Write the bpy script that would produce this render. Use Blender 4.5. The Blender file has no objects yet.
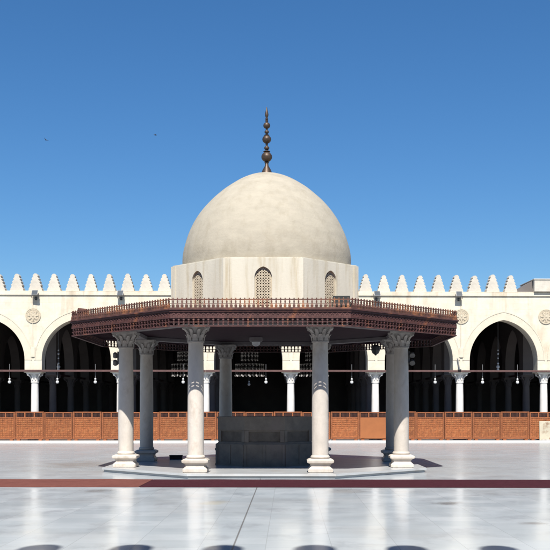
import bpy, bmesh, math, random
from mathutils import Vector, Matrix
from mathutils.geometry import tessellate_polygon
random.seed(7)
PI = math.pi
SC = bpy.context.scene
COL = SC.collection
EYE = 1.65
F = 966.0                     # focal length in photo pixels (550 wide)
YAW = math.atan(13 / F)
HOR = 410.0

# ------------------------------------------------------------------ helpers
def ray(px):
    u = (px - 275) / F
    return Vector((u * math.cos(YAW) - math.sin(YAW), u * math.sin(YAW) + math.cos(YAW), 0))

def at(px, py, depth):
    r = ray(px) * depth
    return Vector((r.x, r.y, EYE + (HOR - py) / F * depth))

def link(name, bm, mat, parent=None, loc=None, rot=None, smooth=False, angle=None):
    bmesh.ops.recalc_face_normals(bm, faces=bm.faces[:])
    me = bpy.data.meshes.new(name)
    bm.to_mesh(me); bm.free()
    mats = mat if isinstance(mat, (list, tuple)) else [mat]
    for m in mats:
        me.materials.append(m)
    if smooth:
        for p in me.polygons:
            p.use_smooth = True
        me.set_sharp_from_angle(angle=math.radians(angle or 35))
    o = bpy.data.objects.new(name, me)
    COL.objects.link(o)
    if parent: o.parent = parent
    if loc is not None: o.location = loc
    if rot is not None: o.rotation_euler = rot
    return o

def tag(o, label=None, cat=None, group=None, kind=None):
    if label: o['label'] = label
    if cat: o['category'] = cat
    if group: o['group'] = group
    if kind: o['kind'] = kind
    return o

def thing(name, label, cat, loc=(0, 0, 0), rz=0.0, group=None):
    o = bpy.data.objects.new(name, None)
    COL.objects.link(o)
    o.empty_display_size = .2
    o.location = loc; o.rotation_euler = (0, 0, rz)
    return tag(o, label, cat, group)

def copy_tree(o, parent=None, label=None):
    c = o.copy(); COL.objects.link(c)
    if parent: c.parent = parent
    if label: c['label'] = label
    for ch in list(o.children):
        copy_tree(ch, c)
    return c

def box(bm, x0, x1, y0, y1, z0, z1, bevel=0.0, M=None, mi=0):
    vs = [bm.verts.new((x, y, z)) for z in (z0, z1) for y in (y0, y1) for x in (x0, x1)]
    idx = [(0, 2, 3, 1), (4, 5, 7, 6), (0, 1, 5, 4), (2, 6, 7, 3), (0, 4, 6, 2), (1, 3, 7, 5)]
    fs = [bm.faces.new([vs[i] for i in f]) for f in idx]
    for f in fs: f.material_index = mi
    if bevel > 0:
        es = list({e for f in fs for e in f.edges})
        r = bmesh.ops.bevel(bm, geom=es, offset=bevel, segments=1, affect='EDGES', profile=.5)
        vs = list({v for f in r['faces'] for v in f.verts} | {v for v in vs if v.is_valid})
        for f in r['faces']: f.material_index = mi
    if M is not None:
        bmesh.ops.transform(bm, matrix=M, verts=vs)
    return vs

def lathe(bm, prof, n=24, M=None, sq=False, cap=True, mi=0):
    """prof: list of (r, z). sq: square section (r = half width)."""
    rings = []; allv = []
    if sq:
        n = 4
    for r, z in prof:
        ring = []
        for i in range(n):
            if sq:
                a = PI / 4 + i * PI / 2; rr = r * math.sqrt(2)
            else:
                a = 2 * PI * i / n; rr = r
            v = bm.verts.new((rr * math.cos(a), rr * math.sin(a), z)); ring.append(v); allv.append(v)
        rings.append(ring)
    for a, b in zip(rings, rings[1:]):
        for i in range(n):
            f = bm.faces.new((a[i], a[(i + 1) % n], b[(i + 1) % n], b[i])); f.material_index = mi
    if cap:
        bm.faces.new(rings[0][::-1]).material_index = mi
        bm.faces.new(rings[-1]).material_index = mi
    if M is not None:
        bmesh.ops.transform(bm, matrix=M, verts=allv)
    return allv

def tube(bm, p, q, r, n=8, r2=None, mi=0):
    p = Vector(p); q = Vector(q); d = q - p
    M = Matrix.Translation(p) @ d.to_track_quat('Z', 'Y').to_matrix().to_4x4()
    return lathe(bm, [(r, 0), (r if r2 is None else r2, d.length)], n, M, mi=mi)

def ball(bm, c, r, n=12, m=8, sz=1.0, mi=0):
    prof = [(max(r * math.sin(PI * k / m), r * .02), -r * sz * math.cos(PI * k / m)) for k in range(m + 1)]
    return lathe(bm, prof, n, Matrix.Translation(Vector(c)), mi=mi)

def poly_extrude(bm, outline, holes, y0, y1, M=None, mi=0):
    """outline/holes: lists of (x, z); a solid between planes y0 and y1."""
    loops = [outline] + list(holes)
    tris = tessellate_polygon([[Vector((x, z, 0)) for x, z in lp] for lp in loops])
    flat = [p for lp in loops for p in lp]
    A = [bm.verts.new((x, y0, z)) for x, z in flat]
    B = [bm.verts.new((x, y1, z)) for x, z in flat]
    for t in tris:
        try:
            bm.faces.new([A[i] for i in t]).material_index = mi
            bm.faces.new([B[i] for i in reversed(t)]).material_index = mi
        except ValueError:
            pass
    k = 0
    for lp in loops:
        n = len(lp)
        for i in range(n):
            a, b = k + i, k + (i + 1) % n
            try:
                bm.faces.new((A[a], A[b], B[b], B[a])).material_index = mi
            except ValueError:
                pass
        k += n
    if M is not None:
        bmesh.ops.transform(bm, matrix=M, verts=A + B)

def arch_pts(cx, half, spring, n=14, off=.20):
    """pointed arch, from left spring over the apex to right spring."""
    R = half * (1 + off)
    c = half * off                       # centre offset to the far side
    top = math.sqrt(R * R - c * c)
    a0 = math.acos(c / R)
    L = []
    for i in range(n + 1):
        a = a0 * i / n
        L.append((cx - (R * math.cos(a) - c), spring + R * math.sin(a)))
    Rr = [(2 * cx - x, z) for x, z in reversed(L[:-1])]
    return L + Rr, spring + top

def octo(apo, half=None):
    h = apo * math.tan(PI / 8) if half is None else half
    return [(h, -apo), (apo, -h), (apo, h), (h, apo), (-h, apo), (-apo, h), (-apo, -h), (-h, -apo)]

def prism(bm, pts, z0, z1, pts2=None, mi=0):
    A = [bm.verts.new((x, y, z0)) for x, y in pts]
    B = [bm.verts.new((x, y, z1)) for x, y in (pts2 or pts)]
    n = len(A)
    bm.faces.new(A[::-1]).material_index = mi
    bm.faces.new(B).material_index = mi
    for i in range(n):
        bm.faces.new((A[i], A[(i + 1) % n], B[(i + 1) % n], B[i])).material_index = mi
    return A + B

# ------------------------------------------------------------------ materials
def mat(name, col, rough=.8, var=.25, scale=3.0, stretch=(1, 1, 1), bump=.0, bscale=40.0, spec=.4, stain=None,
        stain_amt=.5, stain_scale=.6, stain_stretch=(1, 1, 1), metal=0.0, objvar=0.0, thr=(.5, .7)):
    m = bpy.data.materials.new(name); m.use_nodes = True
    nt = m.node_tree; N = nt.nodes; Lk = nt.links
    b = N['Principled BSDF']
    b.inputs['Roughness'].default_value = rough
    b.inputs['Metallic'].default_value = metal
    b.inputs['Specular IOR Level'].default_value = spec
    tc = N.new('ShaderNodeTexCoord')
    def noise(sc, st, detail=6):
        mp = N.new('ShaderNodeMapping'); mp.inputs['Scale'].default_value = st
        Lk.new(tc.outputs['Object'], mp.inputs['Vector'])
        t = N.new('ShaderNodeTexNoise'); t.inputs['Scale'].default_value = sc; t.inputs['Detail'].default_value = detail
        t.inputs['Roughness'].default_value = .6
        Lk.new(mp.outputs['Vector'], t.inputs['Vector'])
        return t
    n1 = noise(scale, stretch)
    ramp = N.new('ShaderNodeMapRange')
    ramp.inputs['From Min'].default_value = .3; ramp.inputs['From Max'].default_value = .7
    ramp.inputs['To Min'].default_value = 1 - var; ramp.inputs['To Max'].default_value = 1 + var * .6
    Lk.new(n1.outputs['Fac'], ramp.inputs['Value'])
    hsv = N.new('ShaderNodeHueSaturation'); hsv.inputs['Color'].default_value = (*col, 1)
    last = ramp.outputs['Result']
    if objvar:
        oi = N.new('ShaderNodeObjectInfo'); mr = N.new('ShaderNodeMapRange')
        mr.inputs['To Min'].default_value = 1 - objvar; mr.inputs['To Max'].default_value = 1 + objvar
        Lk.new(oi.outputs['Random'], mr.inputs['Value'])
        mu = N.new('ShaderNodeMath'); mu.operation = 'MULTIPLY'
        Lk.new(mr.outputs['Result'], mu.inputs[0]); Lk.new(last, mu.inputs[1]); last = mu.outputs[0]
    Lk.new(last, hsv.inputs['Value'])
    out = hsv.outputs['Color']
    if stain:
        n2 = noise(stain_scale, stain_stretch, 8)
        mr = N.new('ShaderNodeMapRange'); mr.interpolation_type = 'SMOOTHSTEP'
        mr.inputs['From Min'].default_value = thr[0]; mr.inputs['From Max'].default_value = thr[1]
        mr.inputs['To Max'].default_value = stain_amt
        Lk.new(n2.outputs['Fac'], mr.inputs['Value'])
        mx = N.new('ShaderNodeMix'); mx.data_type = 'RGBA'
        Lk.new(mr.outputs['Result'], mx.inputs['Factor'])
        Lk.new(out, mx.inputs['A']); mx.inputs['B'].default_value = (*stain, 1)
        out = mx.outputs['Result']
    Lk.new(out, b.inputs['Base Color'])
    if bump:
        n3 = noise(bscale, (1, 1, 1))
        bp = N.new('ShaderNodeBump'); bp.inputs['Strength'].default_value = bump; bp.inputs['Distance'].default_value = .02
        Lk.new(n3.outputs['Fac'], bp.inputs['Height']); Lk.new(bp.outputs['Normal'], b.inputs['Normal'])
    return m

M_wall = mat('limewashed_stone', (.58, .525, .425), .9, .13, 2.2, bump=.35, bscale=9, stain=(.40, .32, .22), stain_amt=.55, stain_scale=1.1,
             stain_stretch=(1, 1, .4), thr=(.48, .72))
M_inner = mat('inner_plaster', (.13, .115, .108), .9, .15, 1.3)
M_arch = mat('arch_moulding_stone', (.535, .475, .375), .9, .12, 2.5, bump=.2, bscale=12)
M_merlon = mat('merlon_stone', (.49, .45, .385), .9, .16, 3, bump=.25, bscale=14, stain=(.4, .33, .24), stain_amt=.35, stain_scale=2.2, objvar=.05)
M_med = mat('carved_medallion_stone', (.46, .395, .295), .9, .2, 9, bump=.6, bscale=26)
M_drum = mat('drum_plaster', (.51, .475, .395), .9, .10, 1.6, (1, 1, .2), bump=.2, bscale=14, stain=(.36, .30, .20), stain_amt=.75,
             stain_scale=4.5, stain_stretch=(1, 1, .09), thr=(.47, .70))
M_dome = mat('dome_plaster', (.345, .308, .243), .9, .10, 2.6, (1, 1, 2.2), bump=.35, bscale=16, stain=(.26, .225, .165), stain_amt=.5,
             stain_scale=3.4, stain_stretch=(1, 1, .55), thr=(.46, .72))
M_marble = mat('white_marble_column', (.62, .60, .57), .45, .12, 2.5, (1, 1, .5), bump=.12, bscale=18, stain=(.42, .36, .28), stain_amt=.45,
               stain_scale=2.2, stain_stretch=(1, 1, .5), thr=(.5, .75))
M_pmarble = mat('grey_marble_column', (.52, .47, .415), .5, .18, 3, (1, 1, .5), bump=.25, bscale=22, stain=(.30, .24, .18), stain_amt=.62,
                stain_scale=2.6, stain_stretch=(1, 1, .6), thr=(.48, .72), objvar=.10)
M_cap = mat('weathered_capital_stone', (.37, .345, .32), .8, .25, 7, bump=.5, bscale=30, stain=(.2, .16, .13), stain_amt=.5, stain_scale=5)
M_plat = mat('platform_marble', (.42, .43, .435), .25, .1, 2.0, stain=(.34, .31, .28), stain_amt=.5, stain_scale=1.2)
M_basin = mat('dark_basin_stone', (.18, .155, .128), .75, .25, 3.5, bump=.3, bscale=25, stain=(.19, .155, .14), stain_amt=.6, stain_scale=2.0, stain_stretch=(1, 1, .4))
M_basin2 = mat('basin_panel_stone', (.13, .11, .09), .8, .3, 4, bump=.3, bscale=25)
M_kwood = mat('maroon_painted_wood', (.074, .029, .0265), .7, .45, 8, stain=(.24, .085, .035), stain_amt=.6, stain_scale=3.0,
              stain_stretch=(1, 1, 1), thr=(.54, .70), bump=.2, bscale=40)
M_kwood2 = mat('worn_brown_wood', (.10, .045, .034), .7, .5, 6, stain=(.30, .12, .05), stain_amt=.7, stain_scale=3.4, thr=(.48, .68))
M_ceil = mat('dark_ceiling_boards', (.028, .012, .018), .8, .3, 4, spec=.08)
M_beam = mat('pale_painted_beam', (.17, .15, .15), .7, .2, 4)
M_tie = mat('tie_beam_wood', (.085, .042, .038), .7, .3, 4)
M_screen = mat('orange_screen_wood', (.245, .078, .024), .6, .5, 7, (1, 1, 2), stain=(.36, .15, .055), stain_amt=.7, stain_scale=4.5,
               thr=(.5, .72), bump=.2, bscale=50, objvar=.17)
M_screen2 = mat('screen_frame_wood', (.225, .073, .025), .6, .35, 5, (1, 1, 3), objvar=.12)
M_plain = mat('plain_orange_board', (.27, .092, .028), .6, .12, 3)
M_black = mat('black_lamp_metal', (.018, .02, .02), .7, .2, 6, spec=.15)
M_grl = mat('dark_turned_grille', (.085, .036, .026), .7, .35, 9)
M_dark = mat('dark_void', (.05, .03, .025), .9, .2, 4)
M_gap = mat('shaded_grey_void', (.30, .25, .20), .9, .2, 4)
M_bronze = mat('aged_bronze', (.085, .06, .045), .5, .3, 8, metal=.6)
M_metal = mat('grey_lamp_metal', (.20, .20, .20), .5, .2, 6, metal=.2)
M_smetal = mat('mid_grey_metal', (.10, .095, .09), .6, .2, 6)
M_dmetal = mat('dark_lamp_metal', (.055, .055, .055), .5, .2, 6)
M_glass = mat('lamp_front_glass', (.06, .07, .08), .3, .1, 4, spec=.3)
M_opal = mat('opal_glass', (.55, .55, .54), .25, .06, 5, spec=.6)
M_bulb = mat('lit_chandelier_bulb', (.8, .78, .74), .3, .05, 5)
M_bulb.node_tree.nodes['Principled BSDF'].inputs['Emission Color'].default_value = (1, .93, .86, 1)
M_bulb.node_tree.nodes['Principled BSDF'].inputs['Emission Strength'].default_value = .30
M_glow = M_bulb.copy(); M_glow.name = 'glowing_chandelier_drop'; M_glow.node_tree.nodes['Principled BSDF'].inputs['Emission Strength'].default_value = .035  # lattice drops given a faint added glow to lift them in the hall
M_crystal = mat('chandelier_crystal', (.75, .73, .70), .2, .1, 5, spec=.8)
M_red = mat('maroon_carpet', (.05, .0125, .018), .95, .25, 7, bump=.5, bscale=120, spec=.1)
M_pink = mat('faded_red_carpet', (.155, .058, .046), .95, .18, 6, bump=.5, bscale=120, spec=.1, stain=(.12, .042, .035), stain_amt=.6, stain_scale=.8)
M_hall = mat('prayer_hall_rugs', (.035, .012, .012), .95, .3, 2, spec=.1)
M_board = mat('cream_stone_slab', (.42, .38, .29), .8, .15, 3, stain=(.17, .09, .05), stain_amt=.85, stain_scale=1.5, thr=(.5, .62))
M_bird = mat('dark_feathers', (.05, .05, .055), .8, .2, 8)
M_crate = mat('black_wood_box', (.03, .025, .022), .7, .3, 5)
M_stucco = mat('pierced_stucco', (.42, .36, .27), .9, .15, 8)

def floor_material():
    m = bpy.data.materials.new('courtyard_marble'); m.use_nodes = True
    nt = m.node_tree; N = nt.nodes; Lk = nt.links
    b = N['Principled BSDF']
    tc = N.new('ShaderNodeTexCoord')
    br = N.new('ShaderNodeTexBrick')
    br.offset = .5
    br.inputs['Color1'].default_value = (.365, .402, .424, 1)
    br.inputs['Color2'].default_value = (.42, .452, .47, 1)
    br.inputs['Mortar'].default_value = (.325, .35, .365, 1)
    br.inputs['Scale'].default_value = 1
    br.inputs['Mortar Size'].default_value = .006
    br.inputs['Mortar Smooth'].default_value = .3
    br.inputs['Bias'].default_value = 0
    br.inputs['Brick Width'].default_value = .62
    br.inputs['Row Height'].default_value = .80
    mp = N.new('ShaderNodeMapping'); mp.inputs['Rotation'].default_value = (0, 0, PI / 2)
    mp.inputs['Location'].default_value = (.1, .27, 0)
    Lk.new(tc.outputs['Object'], mp.inputs['Vector']); Lk.new(mp.outputs['Vector'], br.inputs['Vector'])
    def noise(sc, st, detail=8, w=None):
        mm = N.new('ShaderNodeMapping'); mm.inputs['Scale'].default_value = st
        Lk.new(tc.outputs['Object'], mm.inputs['Vector'])
        t = N.new('ShaderNodeTexNoise'); t.inputs['Scale'].default_value = sc; t.inputs['Detail'].default_value = detail
        t.inputs['Roughness'].default_value = .62
        Lk.new(mm.outputs['Vector'], t.inputs['Vector']); return t
    def rng(src, a, c, lo, hi):
        r = N.new('ShaderNodeMapRange'); r.interpolation_type = 'SMOOTHSTEP'
        r.inputs['From Min'].default_value = a; r.inputs['From Max'].default_value = c
        r.inputs['To Min'].default_value = lo; r.inputs['To Max'].default_value = hi
        Lk.new(src, r.inputs['Value']); return r.outputs['Result']
    def mix(fac, A, B):
        x = N.new('ShaderNodeMix'); x.data_type = 'RGBA'
        Lk.new(fac, x.inputs['Factor']); Lk.new(A, x.inputs['A'])
        if isinstance(B, tuple): x.inputs['B'].default_value = (*B, 1)
        else: Lk.new(B, x.inputs['B'])
        return x.outputs['Result']
    c = br.outputs['Color']
    vein = noise(1.4, (1, .7, 1), 10)
    c = mix(rng(vein.outputs['Fac'], .5, .70, 0, .6), c, (.265, .285, .305))
    cloud = noise(.22, (1, 1, 1), 5)
    c = mix(rng(cloud.outputs['Fac'], .45, .7, 0, .4), c, (.29, .285, .275))
    spot = noise(.55, (.8, 1.1, 1), 6)
    c = mix(rng(spot.outputs['Fac'], .68, .74, 0, .75), c, (.14, .125, .115))
    brk = noise(1.6, (1, .8, 1), 7)
    for px, py, rx, ry, amt, colr in ((82, 464.5, 1.7, 2.4, .75, (.20, .155, .115)), (470, 459, 2.6, 1.6, .5, (.24, .22, .20)), (448, 503, .36, .5, .7, (.15, .14, .135)),
                                      (533, 523, .30, .28, .7, (.15, .14, .135)), (95, 491, .45, .5, .6, (.17, .16, .155)), (345, 491, .5, .6, .5, (.2, .18, .16)), (215, 503, .35, .6, .4, (.36, .31, .2))):
        P = at(px, 410, F * EYE / (py - HOR))
        mm = N.new('ShaderNodeVectorMath'); mm.operation = 'SUBTRACT'; Lk.new(tc.outputs['Object'], mm.inputs[0]); mm.inputs[1].default_value = (P.x, P.y, 0)
        ms = N.new('ShaderNodeVectorMath'); ms.operation = 'MULTIPLY'; Lk.new(mm.outputs[0], ms.inputs[0]); ms.inputs[1].default_value = (1 / rx, 1 / ry, 0)
        ln = N.new('ShaderNodeVectorMath'); ln.operation = 'LENGTH'; Lk.new(ms.outputs[0], ln.inputs[0])
        ad = N.new('ShaderNodeMath'); ad.operation = 'MULTIPLY_ADD'; Lk.new(brk.outputs['Fac'], ad.inputs[0]); ad.inputs[1].default_value = 2.2; Lk.new(ln.outputs['Value'], ad.inputs[2])
        c = mix(rng(ad.outputs[0], 1.3, 2.1, amt, 0), c, colr)
    # one wide open joint running away from the viewer
    sx = N.new('ShaderNodeSeparateXYZ'); Lk.new(tc.outputs['Object'], sx.inputs['Vector'])
    d = N.new('ShaderNodeMath'); d.operation = 'SUBTRACT'; Lk.new(sx.outputs['X'], d.inputs[0])
    xj = at(232, 550, 11.4).x
    d.inputs[1].default_value = xj
    ab = N.new('ShaderNodeMath'); ab.operation = 'ABSOLUTE'; Lk.new(d.outputs[0], ab.inputs[0])
    c = mix(rng(ab.outputs[0], .005, .017, .75, 0), c, (.10, .09, .085))
    # paving beyond the carpet: dustier, and its darker reflection is painted in
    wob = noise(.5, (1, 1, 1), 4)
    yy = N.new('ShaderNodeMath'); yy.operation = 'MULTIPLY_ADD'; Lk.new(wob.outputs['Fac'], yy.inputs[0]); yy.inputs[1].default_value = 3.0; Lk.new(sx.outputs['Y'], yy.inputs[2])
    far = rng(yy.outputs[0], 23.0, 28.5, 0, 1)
    dust_reflect = N.new('ShaderNodeMath'); dust_reflect.operation = 'MULTIPLY'; Lk.new(far, dust_reflect.inputs[0]); dust_reflect.inputs[1].default_value = .62
    c = mix(dust_reflect.outputs[0], c, (.245, .25, .255))
    Lk.new(c, b.inputs['Base Color'])
    rn = noise(1.1, (1, 1, 1), 6)
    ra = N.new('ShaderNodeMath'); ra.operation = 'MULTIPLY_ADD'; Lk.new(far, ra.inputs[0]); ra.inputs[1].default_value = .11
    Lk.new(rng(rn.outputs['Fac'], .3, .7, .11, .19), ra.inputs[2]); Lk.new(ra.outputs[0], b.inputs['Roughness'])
    b.inputs['Specular IOR Level'].default_value = .07
    bn = noise(3.0, (1, 1, 1), 3)
    bp = N.new('ShaderNodeBump'); bp.inputs['Strength'].default_value = .10; bp.inputs['Distance'].default_value = .004
    Lk.new(bn.outputs['Fac'], bp.inputs['Height']); Lk.new(bp.outputs['Normal'], b.inputs['Normal'])
    return m
def add_courses(m, w=.62, h=.31, lo=.93, joint=.84):
    nt = m.node_tree; N = nt.nodes; Lk = nt.links; b = N['Principled BSDF']
    src = b.inputs['Base Color'].links[0].from_socket
    tc = N.new('ShaderNodeTexCoord'); sp = N.new('ShaderNodeSeparateXYZ'); cb = N.new('ShaderNodeCombineXYZ')
    Lk.new(tc.outputs['Object'], sp.inputs[0]); Lk.new(sp.outputs['X'], cb.inputs['X']); Lk.new(sp.outputs['Z'], cb.inputs['Y'])
    nz = N.new('ShaderNodeTexNoise'); nz.inputs['Scale'].default_value = 1.2; Lk.new(tc.outputs['Object'], nz.inputs['Vector'])
    br = N.new('ShaderNodeTexBrick'); br.inputs['Scale'].default_value = 1; br.inputs['Brick Width'].default_value = w; br.inputs['Row Height'].default_value = h
    br.inputs['Mortar Size'].default_value = .008; br.inputs['Mortar Smooth'].default_value = .6
    br.inputs['Color1'].default_value = (lo, lo * .985, lo * .96, 1); br.inputs['Color2'].default_value = (1, 1, 1, 1); br.inputs['Mortar'].default_value = (joint, joint * .97, joint * .93, 1)
    Lk.new(cb.outputs[0], br.inputs['Vector'])
    mr = N.new('ShaderNodeMapRange'); mr.inputs['From Min'].default_value = .35; mr.inputs['From Max'].default_value = .65; mr.inputs['To Min'].default_value = .25
    Lk.new(nz.outputs['Fac'], mr.inputs['Value'])
    mx = N.new('ShaderNodeMix'); mx.data_type = 'RGBA'; mx.blend_type = 'MULTIPLY'
    Lk.new(mr.outputs['Result'], mx.inputs['Factor']); Lk.new(src, mx.inputs['A']); Lk.new(br.outputs['Color'], mx.inputs['B'])
    # thin rain runs below the parapet
    mp = N.new('ShaderNodeMapping'); mp.inputs['Scale'].default_value = (2.6, 2.6, .16); Lk.new(tc.outputs['Object'], mp.inputs['Vector'])
    n2 = N.new('ShaderNodeTexNoise'); n2.inputs['Scale'].default_value = 1.5; n2.inputs['Detail'].default_value = 7; Lk.new(mp.outputs[0], n2.inputs['Vector'])
    m2 = N.new('ShaderNodeMapRange'); m2.interpolation_type = 'SMOOTHSTEP'; m2.inputs['From Min'].default_value = .54; m2.inputs['From Max'].default_value = .70; m2.inputs['To Max'].default_value = .45
    Lk.new(n2.outputs['Fac'], m2.inputs['Value'])
    m3 = N.new('ShaderNodeMapRange'); m3.inputs['From Min'].default_value = 5.6; m3.inputs['From Max'].default_value = 7.6; Lk.new(sp.outputs['Z'], m3.inputs['Value'])
    m4 = N.new('ShaderNodeMath'); m4.operation = 'MULTIPLY'; Lk.new(m2.outputs[0], m4.inputs[0]); Lk.new(m3.outputs[0], m4.inputs[1])
    m5 = N.new('ShaderNodeMix'); m5.data_type = 'RGBA'; Lk.new(m4.outputs[0], m5.inputs['Factor']); Lk.new(mx.outputs['Result'], m5.inputs['A']); m5.inputs['B'].default_value = (.33, .275, .20, 1)
    Lk.new(m5.outputs['Result'], b.inputs['Base Color'])
add_courses(M_wall)
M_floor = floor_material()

# ------------------------------------------------------------------ ground
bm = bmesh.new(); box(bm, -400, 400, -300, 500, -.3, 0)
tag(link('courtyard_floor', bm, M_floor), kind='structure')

# ------------------------------------------------------------------ shared column meshes
def mesh_of(bm, name, m, smooth=True, angle=35):
    o = link(name, bm, m, smooth=smooth, angle=angle)
    me = o.data; bpy.data.objects.remove(o)
    return me

def part(name, me, parent, loc=(0, 0, 0), rz=0.0):
    o = bpy.data.objects.new(name, me); COL.objects.link(o); o.parent = parent
    o.location = loc; o.rotation_euler = (0, 0, rz); return o

def abacus(bm, half, z0, z1, dip=.16, cut=.16):
    pts = []
    for k in range(4):
        R = Matrix.Rotation(k * PI / 2, 2)
        for i in range(9):
            t = i / 8
            x = (-1 + 2 * t) * (half - half * cut)
            y = -half + half * dip * (1 - (2 * t - 1) ** 2)
            v = R @ Vector((x, y)); pts.append((v.x, v.y))
    prism(bm, pts, z0, z1)

def capital_bm(r, half, h, leaves=8):
    """foliate capital from z=0 (neck) to h."""
    bm = bmesh.new()
    lathe(bm, [(r * 1.0, -.03), (r * 1.14, -.02), (r * 1.14, .015), (r * 1.0, .03)], 24)
    prof = [(r * 1.0, .0)]
    for i in range(1, 9):
        t = i / 8
        prof.append((r * (1.0 + .42 * t ** 2.2), t * h * .86))
    lathe(bm, prof, 24)
    abacus(bm, half, h * .86, h)
    # leaves, two rows
    for row, (zb, zt, cnt, ph) in enumerate(((.02, h * .48, leaves, 0), (h * .22, h * .80, leaves, PI / leaves))):
        for k in range(cnt):
            a = 2 * PI * k / cnt + ph
            M = Matrix.Rotation(a, 4, 'Z')
            w = r * .36
            L = []
            for i in range(6):
                t = i / 5
                z = zb + (zt - zb) * (t if t < .8 else .8 + (t - .8) * .3)
                zz = z / (h * .86)
                out = r * (1.0 + .42 * max(zz, 0) ** 2.2) + .012 + (.10 * r / .19) * max(0, t - .45) ** 1.3 * 1.1
                ww = w * (1 - .55 * t ** 2) * (.9 if row else 1)
                L.append((out, ww, z))
            left = [bm.verts.new((o, -ww, z)) for o, ww, z in L]
            mid = [bm.verts.new((o + .022, 0, z + .004)) for o, ww, z in L]
            right = [bm.verts.new((o, ww, z)) for o, ww, z in L]
            inn = [bm.verts.new((o - .05, 0, z)) for o, ww, z in L]
            for s1, s2 in ((left, mid), (mid, right), (right, inn), (inn, left)):
                for i in range(5):
                    bm.faces.new((s1[i], s2[i], s2[i + 1], s1[i + 1]))
            bm.faces.new((left[5], mid[5], right[5], inn[5]))
            bmesh.ops.transform(bm, matrix=M, verts=left + mid + right + inn)
    # corner volutes
    for k in range(4):
        a = PI / 4 + k * PI / 2
        c = Vector((math.cos(a), math.sin(a), 0)) * (half * 1.12)
        c.z = h * .77
        Mr = Matrix.Translation(c) @ Matrix.Rotation(a, 4, 'Z') @ Matrix.Rotation(PI / 2, 4, 'X')
        lathe(bm, [(h * .10, -.03), (h * .10, .03)], 10, Mr)
        p = Vector((math.cos(a), math.sin(a), 0)) * (r * 1.1); p.z = h * .42
        tube(bm, p, c, .025, 6, .03)
    return bm

# ------------------------------------------------------------------ the mosque arcades
ROT = math.radians(2.0)
BAY = 4.39
IMP = 3.57; HALF = 1.76; SPR = 4.21; TOP = 7.74
bm = bmesh.new()
lathe(bm, [(.205, .30), (.2, .34), (.205, 1.4), (.195, 2.4), (.178, 3.06)], 20)
ME_ashaft = mesh_of(bm, 'column_shaft', M_marble)
ME_acap = mesh_of(capital_bm(.178, .37, .50), 'column_capital', M_marble, True, 30)
bm = bmesh.new()
lathe(bm, [(.30, .10), (.30, .17)], sq=True)
lathe(bm, [(.29, .17), (.30, .195), (.29, .22), (.25, .24), (.24, .26), (.26, .28), (.25, .30), (.2, .32)], 20)
ME_abase = mesh_of(bm, 'column_base', M_marble)
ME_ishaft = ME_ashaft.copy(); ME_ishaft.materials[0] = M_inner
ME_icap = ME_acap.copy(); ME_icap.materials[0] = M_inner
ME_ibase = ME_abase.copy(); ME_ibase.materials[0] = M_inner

def arcade_outline(k0, k1, top):
    pts = [((k0 - .0) * BAY - .44, top), ((k0) * BAY - .44, IMP), (k0 * BAY + BAY / 2 - HALF, IMP)]
    for k in range(k0, k1):
        cx = (k + .5) * BAY
        a, apex = arch_pts(cx, HALF, SPR)
        pts += a
        pts.append((cx + HALF, IMP))
        if k < k1 - 1:
            pts.append((cx + BAY - HALF, IMP))
    pts += [(k1 * BAY + .44, IMP), (k1 * BAY + .44, top)]
    return pts, apex

def merlon_bm():
    bm = bmesh.new()
    z = 0; hs = (.27, .16, .155, .15, .145); ws = (.335, .285, .235, .185, .13)
    pts = []
    R = []
    for w, h in zip(ws, hs):
        R += [(w, z + .0), (w - .008, z + h * .4), (w - .095 + .02 * (z > .7), z + h)]
        z += h
    L = [(-x, zz) for x, zz in reversed(R)]
    poly_extrude(bm, R + L, [], -.22, .22)
    bmesh.ops.bevel(bm, geom=[e for e in bm.edges if e.calc_face_angle(0) > .4], offset=.006, segments=1, affect='EDGES')
    return bm
ME_merlon = mesh_of(merlon_bm(), 'merlon', M_merlon, False)

def round_merlon_bm():
    bm = bmesh.new()
    pts = [(-.24, 0)] + [(-.24 * math.cos(a * PI / 16), .36 + .44 * math.sin(a * PI / 16)) for a in range(17)] + [(.24, 0)]
    poly_extrude(bm, pts[::-1], [], -.16, .16)
    return bm
ME_rmerlon = mesh_of(round_merlon_bm(), 'merlon', M_merlon, False)

def medallion_bm():
    bm = bmesh.new()
    X = Matrix.Rotation(PI / 2, 4, 'X')
    lathe(bm, [(.39, -.02), (.39, .03), (.35, .035), (.34, .018), (.0001, .018)], 32, X)
    for k in range(8):
        a = 2 * PI * k / 8
        Mx = Matrix.Rotation(a, 4, 'Y')
        poly_extrude(bm, [(0.02, 0), (.13, -.055), (.31, 0), (.13, .055)], [], -.045, -.01, Mx)
    lathe(bm, [(.06, .0), (.06, .05), (.03, .065)], 12, X)
    for r in (.2, .29):
        for i in range(28):
            a, b2 = 2 * PI * i / 28, 2 * PI * (i + 1) / 28
            tube(bm, (r * math.cos(a), -.022, r * math.sin(a)), (r * math.cos(b2), -.022, r * math.sin(b2)), .011, 4)
    return bm
ME_med = mesh_of(medallion_bm(), 'medallion', M_med, True)

def archivolt_bm():
    bm = bmesh.new()
    out, _ = arch_pts(0, HALF + .33, SPR, 16)
    inn, _ = arch_pts(0, HALF + .003, SPR, 16)
    poly = [(-(HALF + .33), SPR - .0)] + out[1:-1] + [(HALF + .33, SPR)] + list(reversed(inn))
    poly_extrude(bm, poly, [], -.018, .05)
    out2, _ = arch_pts(0, HALF + .37, SPR, 16)
    in2, _ = arch_pts(0, HALF + .333, SPR, 16)
    poly_extrude(bm, out2 + list(reversed(in2)), [], -.034, .05)
    return bm
ME_volt = mesh_of(archivolt_bm(), 'archivolt', M_arch, False)

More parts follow.
